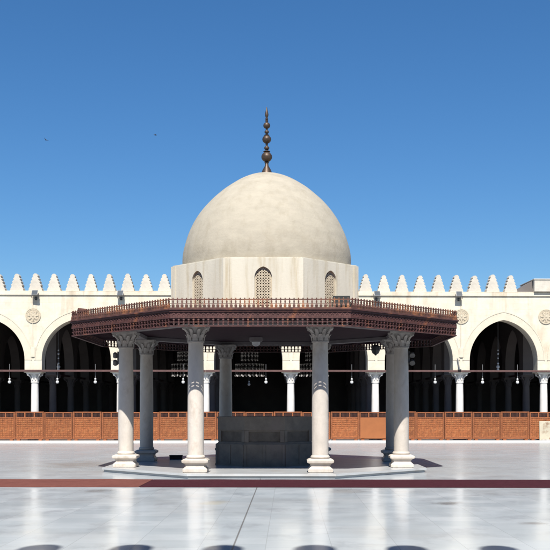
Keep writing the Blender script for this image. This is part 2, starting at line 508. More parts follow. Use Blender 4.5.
def column_part(root, x, y, outer=True):
    sh = part('column', ME_ashaft if outer else ME_ishaft, root, (x, y, 0))
    part('capital', ME_acap if outer else ME_icap, sh, (0, 0, 3.07))
    part('base', ME_abase if outer else ME_ibase, sh)
    return sh

def arcade(name, label, cat, origin, k0, k1, rz, front=True, merlon_me=None, spacing=.94, group=None, phase=0.0):
    root = thing(name, label, cat, origin, rz, group)
    top = TOP if front else 7.3
    pts, apex = arcade_outline(k0, k1, 7.47 if front else 7.3)
    bm = bmesh.new(); poly_extrude(bm, pts, [], 0, .8)
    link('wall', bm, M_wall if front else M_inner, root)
    x0, x1 = k0 * BAY - .44, k1 * BAY + .44
    if front:
        bm = bmesh.new()
        box(bm, x0 - .02, x1 + .02, .0, .8, 7.472, 7.515)
        box(bm, x0 - .06, x1 + .06, -.07, .86, 7.515, 7.70, .012)
        box(bm, x0 - .05, x1 + .05, -.05, .85, 7.702, TOP, .01)
        link('cornice', bm, M_wall, root)
        n = int((x1 - x0) / spacing)
        for i in range(n):
            if not merlon_me and 12.2 < x0 + .5 + phase + i * spacing < 15.9: continue
            part('merlon', merlon_me or ME_merlon, root, (x0 + .5 + phase + i * spacing, .25, TOP), random.uniform(-.03, .03)).scale = (random.uniform(.94, 1.04), 1, random.uniform(.95, 1.03))
    for k in range(k0, k1 + 1):
        column_part(root, k * BAY, .40, front)
        bm = bmesh.new(); box(bm, k * BAY - .47, k * BAY + .47, -.03, .83, IMP - .003, IMP + .075, .01)
        box(bm, k * BAY - .452, k * BAY + .452, -.012, .812, IMP + .075, IMP + .12, .01)
        link('impost', bm, M_wall if front else M_inner, root)
        if front:
            part('medallion', ME_med, root, (k * BAY, -.012, 6.47))
    for k in range(k0, k1):
        if merlon_me: continue
        if front:
            part('archivolt', ME_volt, root, ((k + .5) * BAY, 0, 0))
        bm = bmesh.new(); box(bm, k * BAY + .003, (k + 1) * BAY - .003, -.06 if front else .3, .08 if front else .44, 3.60, 3.70, .01)
        link('tie_beam', bm, M_tie, root)
    return root

DEPTH = 49.6
c0 = ray(291) * DEPTH
F0 = Vector((c0.x, c0.y, 0))
main = arcade('courtyard_arcade', 'long sunlit cream stone arcade with pointed arches and stepped battlements across the courtyard', 'arcade',
              (F0.x, F0.y, 0), -6, 6, ROT, phase=.05)
bm = bmesh.new()
box(bm, -6 * BAY - 2, 6 * BAY + 2, -1.05, 24.5, .0, .10, .006)
link('step', bm, mat('white_step_marble', (.66, .64, .6), .5, .08, 2), main)
bm = bmesh.new(); box(bm, -6 * BAY - .44, 6 * BAY + .44, .86, 24.0, 7.32, 7.6)
link('roof', bm, M_inner, main)
for k in (-3, 2):
    bm = bmesh.new()
    tube(bm, (k * BAY - .02, -.02, 6.07), (k * BAY - .02, -.02, 4.85), .018, 6)
    link('conduit', bm, M_arch, main)
    bm = bmesh.new(); tube(bm, (k * BAY - .02, -.02, 7.45), (k * BAY - .02, -.02, 6.86), .018, 6); link('conduit', bm, M_arch, main)
    bm = bmesh.new(); box(bm, k * BAY - .12, k * BAY + .1, -.06, .0, 4.35, 4.849, .01)
    link('junction_box', bm, M_arch, main)
bm = bmesh.new()
box(bm, -6 * BAY - 2, 6 * BAY + 2, .9, 24.2, .104, .118)
o = link('prayer_hall_rugs', bm, M_hall, None, (F0.x, F0.y, 0), (0, 0, ROT)); tag(o, kind='structure')

which = {-5: 'farthest left beyond the picture edge', -4: 'just beyond the left picture edge', -3: 'behind the first bright front column from the left',
         -2: 'behind the front column left of the left pavilion columns', -1: 'behind the front column right of the left front pavilion column',
         0: 'behind the bright front column right of the basin centre', 1: 'behind the bright front column under the dark hanging lantern',
         2: 'behind the front column right of the pavilion eave', 3: 'behind the rightmost bright front column',
         4: 'just beyond the right picture edge', 5: 'farthest right beyond the picture edge'}
IB = 4.39
for k in range(-5, 6):
    o = F0 + Vector((math.cos(ROT), math.sin(ROT), 0)) * (k * BAY)
    root = thing('inner_arcade', 'grey inner arcade ' + which[k], 'arcade', (o.x, o.y + 4.15, 0), PI / 2, 'arcades inside the prayer hall')
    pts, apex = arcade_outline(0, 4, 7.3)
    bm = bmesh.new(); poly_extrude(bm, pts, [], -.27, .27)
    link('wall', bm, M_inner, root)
    for q in range(5):
        column_part(root, q * BAY, 0, False)
        bm = bmesh.new(); box(bm, q * BAY - .47, q * BAY + .47, -.30, .30, IMP - .003, IMP + .10, .01)
        link('impost', bm, M_inner, root)
    for q in range(4):
        bm = bmesh.new(); box(bm, q * BAY + .003, (q + 1) * BAY - .003, -.07, .07, 3.60, 3.70, .01)
        link('tie_beam', bm, M_tie, root)
w = thing('prayer_hall_wall', 'dark rear wall and added side walls enclosing the shaded prayer hall behind the columns', 'wall', (F0.x, F0.y, 0), ROT)
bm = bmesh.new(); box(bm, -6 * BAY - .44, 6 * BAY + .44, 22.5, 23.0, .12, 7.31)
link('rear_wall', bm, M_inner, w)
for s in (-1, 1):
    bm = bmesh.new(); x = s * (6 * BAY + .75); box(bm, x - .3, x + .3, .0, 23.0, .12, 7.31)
    link('added_side_wall', bm, M_inner, w)  # unseen end walls, put in to keep light out of the hall

# arcade on the near side of the court, whose battlements shade the floor in front
NZ = 5.00
near = arcade('near_arcade', 'arcade on the viewer side whose rounded battlements throw shadows on the near floor', 'arcade',
              (at(275, 410, NZ).x + BAY / 2, NZ, 0), -5, 6, PI, True, ME_rmerlon, 1.09, phase=-.05)
bm = bmesh.new(); box(bm, -5 * BAY - .44, 6 * BAY + .44, .87, 10.0, 7.32, 7.6); link('roof', bm, M_inner, near)  # unseen roof behind the viewer, added to block sky light
bm = bmesh.new(); box(bm, -5 * BAY - .44, 6 * BAY + .44, 9.5, 9.9, .0, 7.31); link('rear_wall', bm, M_inner, near)  # unseen wall, added with the roof to block sky light

# rooftop room behind the battlements
rr = thing('rooftop_room', 'plain cream stair room standing on the roof behind the battlements', 'building', (0, 0, 0))
a = at(534.5, 410, DEPTH + .06)
rr.location = (a.x, a.y, TOP + .002); rr.rotation_euler.z = ROT
bm = bmesh.new(); box(bm, 0, 3.2, 0, 2.6, 0, .60, .01)
link('wall', bm, M_merlon, rr)
bm = bmesh.new(); box(bm, -.04, 3.24, -.04, 2.64, .602, .66, .01); link('roof', bm, M_merlon, rr)
bm = bmesh.new()
A = [(-1.0, 0), (-.003, 0), (-.003, .60)]
poly_extrude(bm, A, [], .3, 1.6)
link('stair_slope', bm, M_inner, rr)

# ------------------------------------------------------------------ wooden screens in front of the arches
def facade_s(px, dy=0.0):
    """distance along the arcade and world point of photo column px on the line dy in front of the wall."""
    d = Vector((math.cos(ROT), math.sin(ROT), 0)); nrm = Vector((math.sin(ROT), -math.cos(ROT), 0))
    r = ray(px); o = F0 + nrm * dy
    # r*t = o + d*s
    det = r.x * (-d.y) - r.y * (-d.x)
    t = (o.x * (-d.y) - o.y * (-d.x)) / det
    s = (r.x * o.y - r.y * o.x) / det
    return s, r * t

PW = 1.44
def make_screen(W=PW):
    root = thing('wooden_screen', 'x', 'screen', (0, 0, 0))
    H = 1.46
    bm = bmesh.new()
    for x in (-W / 2 + .005, W / 2 - .075): box(bm, x, x + .07, -.035, .035, .06, H, .006)
    box(bm, -W / 2 + .076, W / 2 - .076, -.03, .03, H - .06, H - .002, .006)
    box(bm, -W / 2 + .076, W / 2 - .076, -.03, .03, H - .33, H - .27, .006)
    box(bm, -W / 2 + .076, W / 2 - .076, -.03, .03, .07, .16, .006)
    for k in (1, 2):
        x = -W / 2 + W * k / 3; box(bm, x - .035, x + .035, -.028, .028, H - .268, H - .062, .004)
    link('frame', bm, M_screen2, root)
    bm = bmesh.new()
    for k in range(3):
        xa = -W / 2 + W * k / 3 + .04; xb = xa + W / 3 - .08
        for i in range(1, 6):
            x = xa + (xb - xa) * i / 6; box(bm, x - .007, x + .007, -.012, .012, H - .268, H - .062)
        for i in range(1, 4):
            z = H - .268 + .206 * i / 4; box(bm, xa, xb, -.0135, .0135, z - .007, z + .007)
    box(bm, -W / 2 + .076, W / 2 - .076, .016, .026, H - .268, H - .062)
    link('top_grille', bm, M_grl, root)
    bm = bmesh.new()
    box(bm, -W / 2 + .076, W / 2 - .076, -.004, .012, .162, H - .332)
    nx = 14; nz = 9; x0, x1 = -W / 2 + .08, W / 2 - .08; z0, z1 = .165, H - .335
    for i in range(nx):
        for j in range(nz):
            cx = x0 + (x1 - x0) * (i + .5) / nx; cz = z0 + (z1 - z0) * (j + .5) / nz
            hw = (x1 - x0) / nx / 2 - random.uniform(.004, .010); hh = (z1 - z0) / nz / 2 - random.uniform(.004, .010)
            box(bm, cx - hw, cx + hw, -.014 - random.uniform(0, .012), .0, cz - hh, cz + hh)
    link('lattice_panel', bm, M_screen, root)
    for s in (-1, 1):
        bm = bmesh.new(); x = s * (W / 2 - .17)
        box(bm, x - .08, x + .08, -.12, .12, 0, .068, .006)
        link('foot', bm, M_screen2, root)
    return root
ordn = ['first', 'second', 'third', 'fourth', 'fifth', 'sixth', 'seventh', 'eighth', 'ninth', 'tenth', 'eleventh', 'twelfth', 'thirteenth',
        'fourteenth', 'fifteenth', 'sixteenth', 'seventeenth', 'eighteenth', 'nineteenth', 'twentieth', 'last but one', 'last']
s_plain, _ = facade_s(373.3, .45)
dvec = Vector((math.cos(ROT), math.sin(ROT), 0)); nvec = Vector((math.sin(ROT), -math.cos(ROT), 0))
proto = make_screen()
i0 = -13
for j in range(21):
    k = i0 + j
    s = s_plain + k * (PW + .012)
    o = proto if j == 0 else copy_tree(proto)
    o.location = F0 + nvec * .45 + dvec * s + Vector((0, 0, .10))
    o.scale.z = random.uniform(.988, 1.012)
    o.rotation_euler.z = ROT + random.uniform(-.006, .006)
    o['group'] = 'wooden lattice screens along the arcade'
    o['label'] = 'orange brown wooden lattice screen, %s from the left end of the long row' % ordn[j]
    if k == 0:
        o['label'] = 'wooden screen with a plain bright orange board seen between two fountain pavilion columns'
        for ch in list(o.children):
            if ch.name.startswith('lattice_panel'):
                bpy.data.objects.remove(ch)
        bm = bmesh.new(); box(bm, -PW / 2 + .06, PW / 2 - .06, -.05, -.037, .1, 1.15, .004)
        p = link('plain_board', bm, M_plain, o); p['label'] = 'plain bright orange board'

# stone slab leaning at the right end of the screens
s1, p1 = facade_s(539.5, .58)
sl = thing('stone_slab', 'stained cream slab standing against the wooden screens at their right end', 'slab', p1 + Vector((0, 0, .10)), ROT)
bm = bmesh.new(); box(bm, 0, 1.3, -.03, .03, 0, .98, .012)
link('slab', bm, M_board, sl, (0, 0, 0), (math.radians(-3), 0, 0))
bm = bmesh.new(); box(bm, .1, 1.2, -.09, .07, 0, .0485, .008); link('foot_rail', bm, M_cap, sl, (0, 0, 0))

# ------------------------------------------------------------------ floodlights on the arcade parapet
def make_flood(label, group, small=False):
    r = thing('floodlight', label, 'floodlight', (0, 0, 0), 0, group)
    M = Matrix.Rotation(math.radians(-32), 4, 'X')
    bm = bmesh.new()
    A = [(-.15, -.12), (.15, -.12), (.18, .12), (-.18, .12)]
    bm2 = bm
    lathe(bm, [(.10, -.10), (.15, -.03), (.175, .06), (.185, .09)], sq=True, M=M @ Matrix.Rotation(PI / 2, 4, 'X') @ Matrix.Scale(1.0, 4))
    for i in range(5):
        box(bm, -.09 + i * .045 - .006, -.09 + i * .045 + .006, .095, .15, -.09, .09, M=M)
    link('housing', bm, M_metal if not small else M_dmetal, r, (0, 0, .27))
    bm = bmesh.new(); box(bm, -.16, .16, -.102, -.088, -.16, .16, M=M)
    link('glass', bm, M_glass, r, (0, 0, .27))
    bm = bmesh.new()
    for s in (-1, 1): box(bm, s * .20 - .012, s * .20 + .012, -.03, .03, .0, .30)
    box(bm, -.188, .188, -.04, .04, 0, .02)
    link('bracket', bm, M_dmetal, r)
    return r
fl = [(35, 'leftmost floodlight on the arcade parapet, fixed under the battlements'),
      (120.5, 'floodlight on the parapet just left of the wooden pavilion roof'),
      (377, 'floodlight on the parapet just right of the domed drum'),
      (459, 'floodlight on the parapet above the medallion at the right eave corner')]
g = 'floodlights along the arcade parapet'
fp = make_flood(fl[0][1], g)
for i, (px, lb) in enumerate(fl):
    o = fp if i == 0 else copy_tree(fp, None, lb)
    s, p = facade_s(px, .24)
    o.scale = (.85, .85, .85); o.location = p + Vector((0, 0, 7.34)); o.rotation_euler.z = ROT + random.uniform(-.15, .15)
for i, (px, lb) in enumerate(fl):          # wall arm carrying each
    s, p = facade_s(px, .0)
    arm = [o for o in COL.objects if o.type == 'EMPTY' and o.get('label') == lb][0]
    bm = bmesh.new(); box(bm, -.03, .03, .0, .22, -.03, -.002); box(bm, -.06, .06, .17, .225, -.10, .10)
    link('wall_arm', bm, M_dmetal, arm)
o = copy_tree(fp, None, 'tilted floodlight lying on top of the parapet beside the rooftop room')
s, p = facade_s(540, .0)
o.location = p + Vector((0, 0, TOP)); o.rotation_euler = (0, 0, ROT + .5)
for ch in list(o.children):
    if ch.name.startswith('wall_arm'): bpy.data.objects.remove(ch)

# ------------------------------------------------------------------ hanging lamps in the arches
def make_lamp():
    r = thing('hanging_lamp', 'x', 'lamp')
    bm = bmesh.new(); tube(bm, (0, 0, .10), (0, 0, .92), .011, 6); lathe(bm, [(.05, .08), (.06, .10), (.03, .15), (.012, .17)], 12)
    link('stem', bm, M_metal, r)
    bm = bmesh.new(); ball(bm, (0, 0, 0), .085, 14, 10, 1.0); ball(bm, (0, 0, .16), .052, 12, 8); 
    link('glass_globe', bm, M_opal, r, smooth=True)
    return r
lamps = [(9, 'white globe lamp hanging in the arch at the left picture edge'),
         (57, 'white globe lamp hanging left of middle under the first full arch on the left'),
         (95, 'white globe lamp hanging near the left eave corner of the pavilion'),
         (183, 'white globe lamp hanging between the two left pavilion columns'),
         (266, 'white globe lamp hanging above the stone basin beside the bright arcade column'),
         (249, 'small dim globe lamp hanging beneath the middle chandelier'),
         (352, 'white globe lamp hanging between the two right pavilion columns'),
         (435.5, 'white globe lamp hanging under the right eave corner of the pavilion'),
         (483, 'left one of two white globe lamps in the rightmost full arch'),
         (518, 'right one of two white globe lamps in the rightmost full arch')]
lp = make_lamp()
for i, (px, lb) in enumerate(lamps):
    o = lp if i == 0 else copy_tree(lp)
    s, p = facade_s(px, -.01 if px != 249 else -4.6)
    o.location = p + Vector((0, 0, 3.08)); o['label'] = lb; o['group'] = 'white globe lamps in the arches'
    if px != 249: o.location -= nvec * .105

# chandeliers deep in the hall
def make_chandelier():
    r = thing('chandelier', 'x', 'chandelier')
    bm = bmesh.new(); tube(bm, (0, 0, 1.5), (0, 0, 3.45), .015, 6)
    for k in range(6):
        a = k * PI / 3; tube(bm, (.92 * math.cos(a), .92 * math.sin(a), .75), (0, 0, 1.8), .008, 5)
    link('chain', bm, M_metal, r)
    def ring(R, zs, n, name):
        bm = bmesh.new()
        for z in zs:
            for i in range(36):
                a, b = 2 * PI * i / 36, 2 * PI * (i + 1) / 36
                tube(bm, (R * math.cos(a), R * math.sin(a), z), (R * math.cos(b), R * math.sin(b), z), .018, 5)
        for i in range(n):
            a = 2 * PI * i / n
            tube(bm, (R * math.cos(a), R * math.sin(a), min(zs)), (R * math.cos(a), R * math.sin(a), max(zs)), .014, 5)
            for z in zs:
                low = z == zs[0] and R > .8
                ball(bm, (R * math.cos(a), R * math.sin(a), z - .05), .05 if low else .034, 6, 5, 1.2, mi=1 if low and i % 2 == 0 else 2)
            ball(bm, (R * math.cos(a), R * math.sin(a), (min(zs) + max(zs)) / 2), .03, 6, 5, 2.4, mi=2)
        f = link(name, bm, [M_crystal, M_bulb, M_glow], r)
    ring(.95, (-.03, .40, .70), 24, 'lower_ring')
    ring(.56, (1.0, 1.28, 1.5), 15, 'upper_ring')
    return r
ch = make_chandelier()
for i, (px, lb) in enumerate([(186, 'two tier ring chandelier partly hidden by the left front pavilion column'),
                              (249.5, 'two tier ring chandelier hanging in full view above the stone basin'),
                              (314, 'two tier ring chandelier partly hidden by the right front pavilion column')]):
    o = ch if i == 0 else copy_tree(ch)
    p = ray(px) * (DEPTH + 15.1)
    o.location = (p.x, p.y, 4.03); o['label'] = lb; o['group'] = 'ring chandeliers in the prayer hall'

# strings of glass lamps hanging in the hall
def make_string():
    r = thing('glass_pendant', 'x', 'lamp')
    bm = bmesh.new(); tube(bm, (0, 0, .2), (0, 0, 3.45), .012, 6); link('chain', bm, M_metal, r)
    bm = bmesh.new()
    for z, q in ((0, .07), (.15, .10), (.33, .06), (.62, .045), (.85, .055), (1.05, .04)):
        ball(bm, (0, 0, z), q, 12, 8, 1.0)
    link('glass_balls', bm, M_opal, r, smooth=True)
    return r
st = make_string()
for i, (px, lb) in enumerate([(58.5, 'string of glass balls hanging deep behind the first full arch on the left'),
                              (498, 'string of glass balls hanging deep behind the rightmost full arch')]):
    o = st if i == 0 else copy_tree(st)
    p = ray(px) * (DEPTH + 2.4); o.location = (p.x, p.y, 3.82); o['label'] = lb; o['group'] = 'glass ball pendants in the hall'

# short leaning pole with a lamp head on the pier above the right column
s, p = facade_s(459, .10)
sp = thing('wall_lamp', 'short dark lamp arm leaning against the pier right of the pavilion eave', 'lamp', p + Vector((0, 0, 3.70)), ROT)
bm = bmesh.new(); tube(bm, (.03, 0, .02), (-.08, .0, .60), .03, 8); link('arm', bm, M_metal, sp)
bm = bmesh.new(); box(bm, -.05, .11, -.055, .098, .001, .05); link('mount', bm, M_dmetal, sp)

# ------------------------------------------------------------------ the domed ablution pavilion
KD = 27.46
kc = ray(265.5) * KD
KO = Vector((kc.x, kc.y, 0))
pav = thing('fountain_pavilion', 'octagonal fountain pavilion with grey columns, carved wooden eaves and a cream dome', 'pavilion', KO)
PH = .12; CT = 3.74
R_C = 4.0
# platform
bm = bmesh.new()
ap = 4.67 * math.cos(PI / 8)
prism(bm, octo(ap - .05), 0.0, .066)
prism(bm, octo(ap), .066, PH)
bmesh.ops.bevel(bm, geom=[e for e in bm.edges if e.calc_length() > 2 and abs(e.verts[0].co.z - PH) < 1e-4 and abs(e.verts[1].co.z - PH) < 1e-4], offset=.01, segments=2, affect='EDGES')
link('platform', bm, M_plat, pav)
# columns
bm = bmesh.new()
lathe(bm, [(.215, .46), (.235, .48), (.238, .505), (.225, .525), (.205, .545), (.203, .60), (.206, 1.4), (.202, 2.2), (.192, 3.0), (.186, 3.30)], 28)
ME_ks = mesh_of(bm, 'column', M_pmarble)
ME_kc = mesh_of(capital_bm(.187, .335, .415), 'capital', M_cap, True, 30)
bm = bmesh.new()
lathe(bm, [(.285, PH), (.30, PH + .02), (.30, .21), (.285, .225), (.255, .25), (.243, .29), (.25, .325), (.285, .35), (.318, .365), (.325, .39), (.325, .425), (.29, .445), (.25, .462)], sq=True)
bmesh.ops.bevel(bm, geom=[e for e in bm.edges if abs(e.verts[0].co.z - e.verts[1].co.z) > 1e-4], offset=.02, segments=2, affect='EDGES')
ME_kb = mesh_of(bm, 'base', M_pmarble, True, 25)
for i in range(8):
    a = -PI / 2 + PI / 8 + i * PI / 4
    c = part('column', ME_ks, pav, (R_C * math.cos(a) + .035 * R_C * math.sin(a) + .03, R_C * math.sin(a), 0))
    # face radially in steps of 90 degrees so that plinths stay square to the court
    part('capital', ME_kc, c, (0, 0, 3.325), 0)
    part('base', ME_kb, c)
    c.rotation_euler.z = (i % 4) * PI / 2
    c.scale = (1 + (-1) ** i * .012 * (i % 3), 1 + (-1) ** i * .012 * (i % 3), 1)
# beam ring on the columns
def ring_prism(bm, ao, ai, z0, z1, mi=0):
    O = octo(ao); I = octo(ai); n = 8
    vs = [[bm.verts.new((x, y, z)) for x, y in P] for P in (O, I) for z in (z0, z1)]
    o0, o1, i0_, i1_ = vs
    for k in range(n):
        j = (k + 1) % n
        bm.faces.new((o0[k], o0[j], o1[j], o1[k])); bm.faces.new((i0_[j], i0_[k], i1_[k], i1_[j]))
        bm.faces.new((o1[k], o1[j], i1_[j], i1_[k])); bm.faces.new((o0[j], o0[k], i0_[k], i0_[j]))
ac = R_C * math.cos(PI / 8)
bm = bmesh.new(); ring_prism(bm, ac + .14, ac - .14, CT + .002, CT + .13)
link('beam', bm, M_beam, pav)
# eaves
AE = 5.05
LE = 2 * AE * math.tan(PI / 8)
bm = bmesh.new()
O = octo(AE - .06); I = octo(ac + .145)
ov = [bm.verts.new((x, y, 3.80)) for x, y in O]; iv = [bm.verts.new((x, y, 3.855)) for x, y in I]
ov2 = [bm.verts.new((x, y, 3.82)) for x, y in O]; iv2 = [bm.verts.new((x, y, 3.875)) for x, y in I]
for k in range(8):
    j = (k + 1) % 8
    bm.faces.new((ov[k], ov[j], iv[j], iv[k])); bm.faces.new((ov2[j], ov2[k], iv2[k], iv2[j]))
    bm.faces.new((ov[j], ov[k], ov2[k], ov2[j])); bm.faces.new((iv[k], iv[j], iv2[j], iv2[k]))
# boards under the eaves: thin radial battens
for k in range(8):
    Mk = Matrix.Rotation(k * PI / 4, 4, 'Z')
    for i in range(9):
        x = (-.5 + (i + .5) / 9) * 3.4
        box(bm, x - .035, x + .035, -(AE - .08), -(ac + .16), 3.775, 3.81, M=Mk)
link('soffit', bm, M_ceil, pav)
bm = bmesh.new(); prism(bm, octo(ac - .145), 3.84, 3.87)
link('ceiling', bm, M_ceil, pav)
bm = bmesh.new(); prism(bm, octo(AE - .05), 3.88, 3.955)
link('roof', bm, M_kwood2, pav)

def fascia_bm():
    bm = bmesh.new(); h = LE / 2
    t = math.tan(PI / 8)
    def bar(y0, y1, z0, z1):      # mitred bar on the side facing -Y, y measured outward
        a, b = AE + y0, AE + y1
        P = [(a * t, -a), (b * t, -b), (-b * t, -b), (-a * t, -a)]
        prism(bm, P, z0, z1)
    bar(-.05, .0, 3.80, 3.93)          # plain band
    bar(-.05, .035, 3.932, 3.972)      # cornice
    bar(-.05, .06, 3.974, 3.998)
    bar(-.045, .012, 3.785, 3.803)
    bar(-.04, .0, 3.685, 3.703)
    bar(-.045, .01, 3.588, 3.612)
    n = 36
    for i in range(n):
        x = (-.5 + (i + .5) / n) * (LE - .04)
        w = .021
        Mx = Matrix.Translation((x, -AE + .02, 0))
        lathe(bm, [(w * .6, 3.61), (w * .9, 3.625), (w * .55, 3.64), (w * 1.15, 3.66), (w * .6, 3.686)], sq=True, M=Mx)
        lathe(bm, [(w * .6, 3.702), (w * .6, 3.72), (w * 1.2, 3.745), (w * .8, 3.765), (w * 1.2, 3.787)], sq=True, M=Mx)
        # small applied arch on the band
        xx = .045
        poly_extrude(bm, [(x - xx, 3.81), (x - xx, 3.86), (x - xx * .6, 3.895), (x, 3.915), (x + xx * .6, 3.895), (x + xx, 3.86), (x + xx, 3.81),
                          (x + xx * .62, 3.81), (x + xx * .62, 3.855), (x, 3.892), (x - xx * .62, 3.855), (x - xx * .62, 3.81)], [], -AE - .014, -AE + .002)
    return bm
def cresting_bm():
    bm = bmesh.new(); t = math.tan(PI / 8)
    def bar(y0, y1, z0, z1):
        a, b = AE + y0, AE + y1
        prism(bm, [(a * t, -a), (b * t, -b), (-b * t, -b), (-a * t, -a)], z0, z1)
    bar(-.03, .03, 4.0, 4.03)
    bar(-.016, .016, 4.205, 4.228)
    bar(-.01, .01, 4.12, 4.132)
    n = 40
    for i in range(n):
        x = (-.5 + (i + .5) / n) * (LE - .02)
        Mx = Matrix.Translation((x, -AE, 0)); w = .022
        lathe(bm, [(w * 1.2, 4.03), (w * 1.3, 4.05), (w * 1.5, 4.08), (w * .8, 4.115), (w * .6, 4.135), (w * .85, 4.17), (w * .5, 4.206)], sq=True, M=Mx)
        lathe(bm, [(w * .5, 4.228), (w * .7, 4.24), (w * .2, 4.26)], sq=True, M=Mx)
    return bm
ME_f = mesh_of(fascia_bm(), 'fascia', M_kwood, False)
ME_c = mesh_of(cresting_bm(), 'cresting', M_kwood2, False)
for k in range(8):
    part('fascia', ME_f, pav, (0, 0, 0), k * PI / 4)
    part('cresting', ME_c, pav, (0, 0, 0), k * PI / 4)

# drum with eight pierced windows
DA, DH = 2.535, 1.02
Z0, Z1 = 3.955, 5.57
drum_root = None
def drum_side(w, first):
    """one wall of the drum facing -Y at y=0, width 2w, with an arched opening"""
    bm = bmesh.new()
    half = .225
    a, apex = arch_pts(0, half, 5.08, 10, .25)
    hole = [(-half, 4.30)] + a + [(half, 4.30)]
    poly_extrude(bm, [(-w, Z0), (w, Z0), (w, Z1), (-w, Z1)], [hole[::-1]], 0, .22)
    return bm
verts = octo(DA, DH)
bm_all = bmesh.new()
sides = []
for k in range(8):
    p, q = Vector((*verts[k - 1], 0)), Vector((*verts[k], 0))
    mid = (p + q) / 2; L = (q - p).length; ang = math.atan2((q - p).y, (q - p).x)
    sides.append((mid, L, ang))
    b = drum_side(L / 2, k)
    Mk = Matrix.Translation(mid) @ Matrix.Rotation(ang, 4, 'Z')
    bmesh.ops.transform(b, matrix=Mk, verts=b.verts[:])
    tmp = bpy.data.meshes.new('tmp'); b.to_mesh(tmp); b.free()
    bm_all.from_mesh(tmp); bpy.data.meshes.remove(tmp)
    # thin corner strip on each wall end
    for s in (-1, 1):
        box(bm_all, s * (L / 2) - (.15 if s > 0 else .01), s * (L / 2) + (.01 if s > 0 else .15), -.03, .0, Z0, Z1 - .001, M=Mk)
prism(bm_all, octo(DA - .02, DH - .01), Z1 + .0005, Z1 + .03)
prism(bm_all, octo(DA - .24, DH - .12), Z1 - .1, Z1 + .0)
drum = link('drum', bm_all, M_drum, pav)

def grille_bm():
    bm = bmesh.new(); half = .235
    a, apex = arch_pts(0, half, 5.08, 10, .25)
    out = [(-half, 4.29)] + a + [(half, 4.29)]
    holes = []
    def inside(x, z, m):
        if z < 4.32 + m: return False
        if z <= 5.08: return abs(x) + m < half - .02
        R = half * 1.25; c = half * .25
        return math.hypot(abs(x) + c, z - 5.08) + m < R - .02
    r0, r1 = .026, .010
    dx, dz = .070, .070
    for j in range(18):
        for i in range(-5, 6):
            x = i * dx; z = 4.36 + j * dz
            if inside(x, z, r0 * .8): holes.append([(x + r0 * .8 * math.cos(PI / 4 * q + .39), z + r0 * .8 * math.sin(PI / 4 * q + .39)) for q in range(8)][::-1])
            x2, z2 = x + dx / 2, z + dz / 2
            if inside(x2, z2, r1): holes.append([(x2 + r1 * 1.3 * math.cos(PI / 2 * q), z2 + r1 * 1.3 * math.sin(PI / 2 * q)) for q in range(4)][::-1])
    poly_extrude(bm, out, holes, .06, .085)
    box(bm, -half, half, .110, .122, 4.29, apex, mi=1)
    return bm
ME_g = mesh_of(grille_bm(), 'window_grille', [M_stucco, M_gap], False)
bm = bmesh.new(); box(bm, -.3, .3, .2205, .235, 4.2, 5.5)
ME_gb = mesh_of(bm, 'backing', M_dark, False)
for mid, L, ang in sides:
    g_ = part('window_grille', ME_g, drum, mid, ang)
# backing inside the drum so that the holes read dark
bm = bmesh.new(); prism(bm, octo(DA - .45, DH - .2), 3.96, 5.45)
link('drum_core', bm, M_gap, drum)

# dome
prof = [(2.375, 5.60), (2.385, 5.75), (2.385, 5.92), (2.36, 6.12), (2.315, 6.32), (2.25, 6.53), (2.15, 6.76), (2.02, 7.01), (1.855, 7.25),
        (1.665, 7.47), (1.45, 7.68), (1.21, 7.88), (.965, 8.05), (.72, 8.19), (.48, 8.29), (.25, 8.35), (.10, 8.375), (.05, 8.38)]
def smooth_prof(P, m=4):
    out = []
    for i in range(len(P) - 1):
        p0 = P[max(i - 1, 0)]; p1 = P[i]; p2 = P[i + 1]; p3 = P[min(i + 2, len(P) - 1)]
        for j in range(m):
            t = j / m
            out.append(tuple(.5 * (2 * p1[c] + (p2[c] - p0[c]) * t + (2 * p0[c] - 5 * p1[c] + 4 * p2[c] - p3[c]) * t * t + (3 * p1[c] - p0[c] - 3 * p2[c] + p3[c]) * t ** 3) for c in (0, 1)))
    return out + [P[-1]]
rd = random.Random(3)
bm = bmesh.new(); lathe(bm, smooth_prof(prof), 128)
from mathutils import noise as mnoise
for v in bm.verts:                      # hand-plastered, slightly uneven shell
    d = Vector((v.co.x, v.co.y, 0)); r = d.length
    if r > .3:
        k = mnoise.noise(v.co * .9) * .016 + mnoise.noise(v.co * 2.6) * .007
        v.co += d.normalized() * k
dome = link('dome', bm, M_dome, pav, (.035, 0, 0), smooth=True, angle=60)
def zf(y): return EYE + (HOR - y) / 35.18
fin = [(.17, 8.34), (.12, zf(170)), (.055, zf(166)), (.045, zf(163.5)), (.07, zf(162.7)), (.05, zf(162))]
def fball(y, r, k=.92):
    zc = zf(y); return [(max(r * math.sin(PI * i / 10), .03), zc - r * k * math.cos(PI * i / 10)) for i in range(1, 10)]
fin += fball(157, .155)
fin += [(.10, zf(151.8)), (.10, zf(151.4)), (.035, zf(150.5))] + fball(148.1, .075, .8) + [(.03, zf(145.2))] + fball(139.4, .128)
fin += [(.08, zf(135.2)), (.03, zf(134.4))] + fball(132, .065, .8) + [(.03, zf(129.8))] + fball(125.6, .10)
fin += [(.03, zf(121.8)), (.05, zf(121)), (.028, zf(120)), (.05, zf(119)), (.025, zf(118)), (.045, zf(116)), (.05, zf(114.5)), (.035, zf(111.5)), (.022, zf(109.5)), (.008, zf(107))]
bm = bmesh.new(); lathe(bm, fin, 16)
link('finial', bm, M_bronze, dome, smooth=True, angle=40)

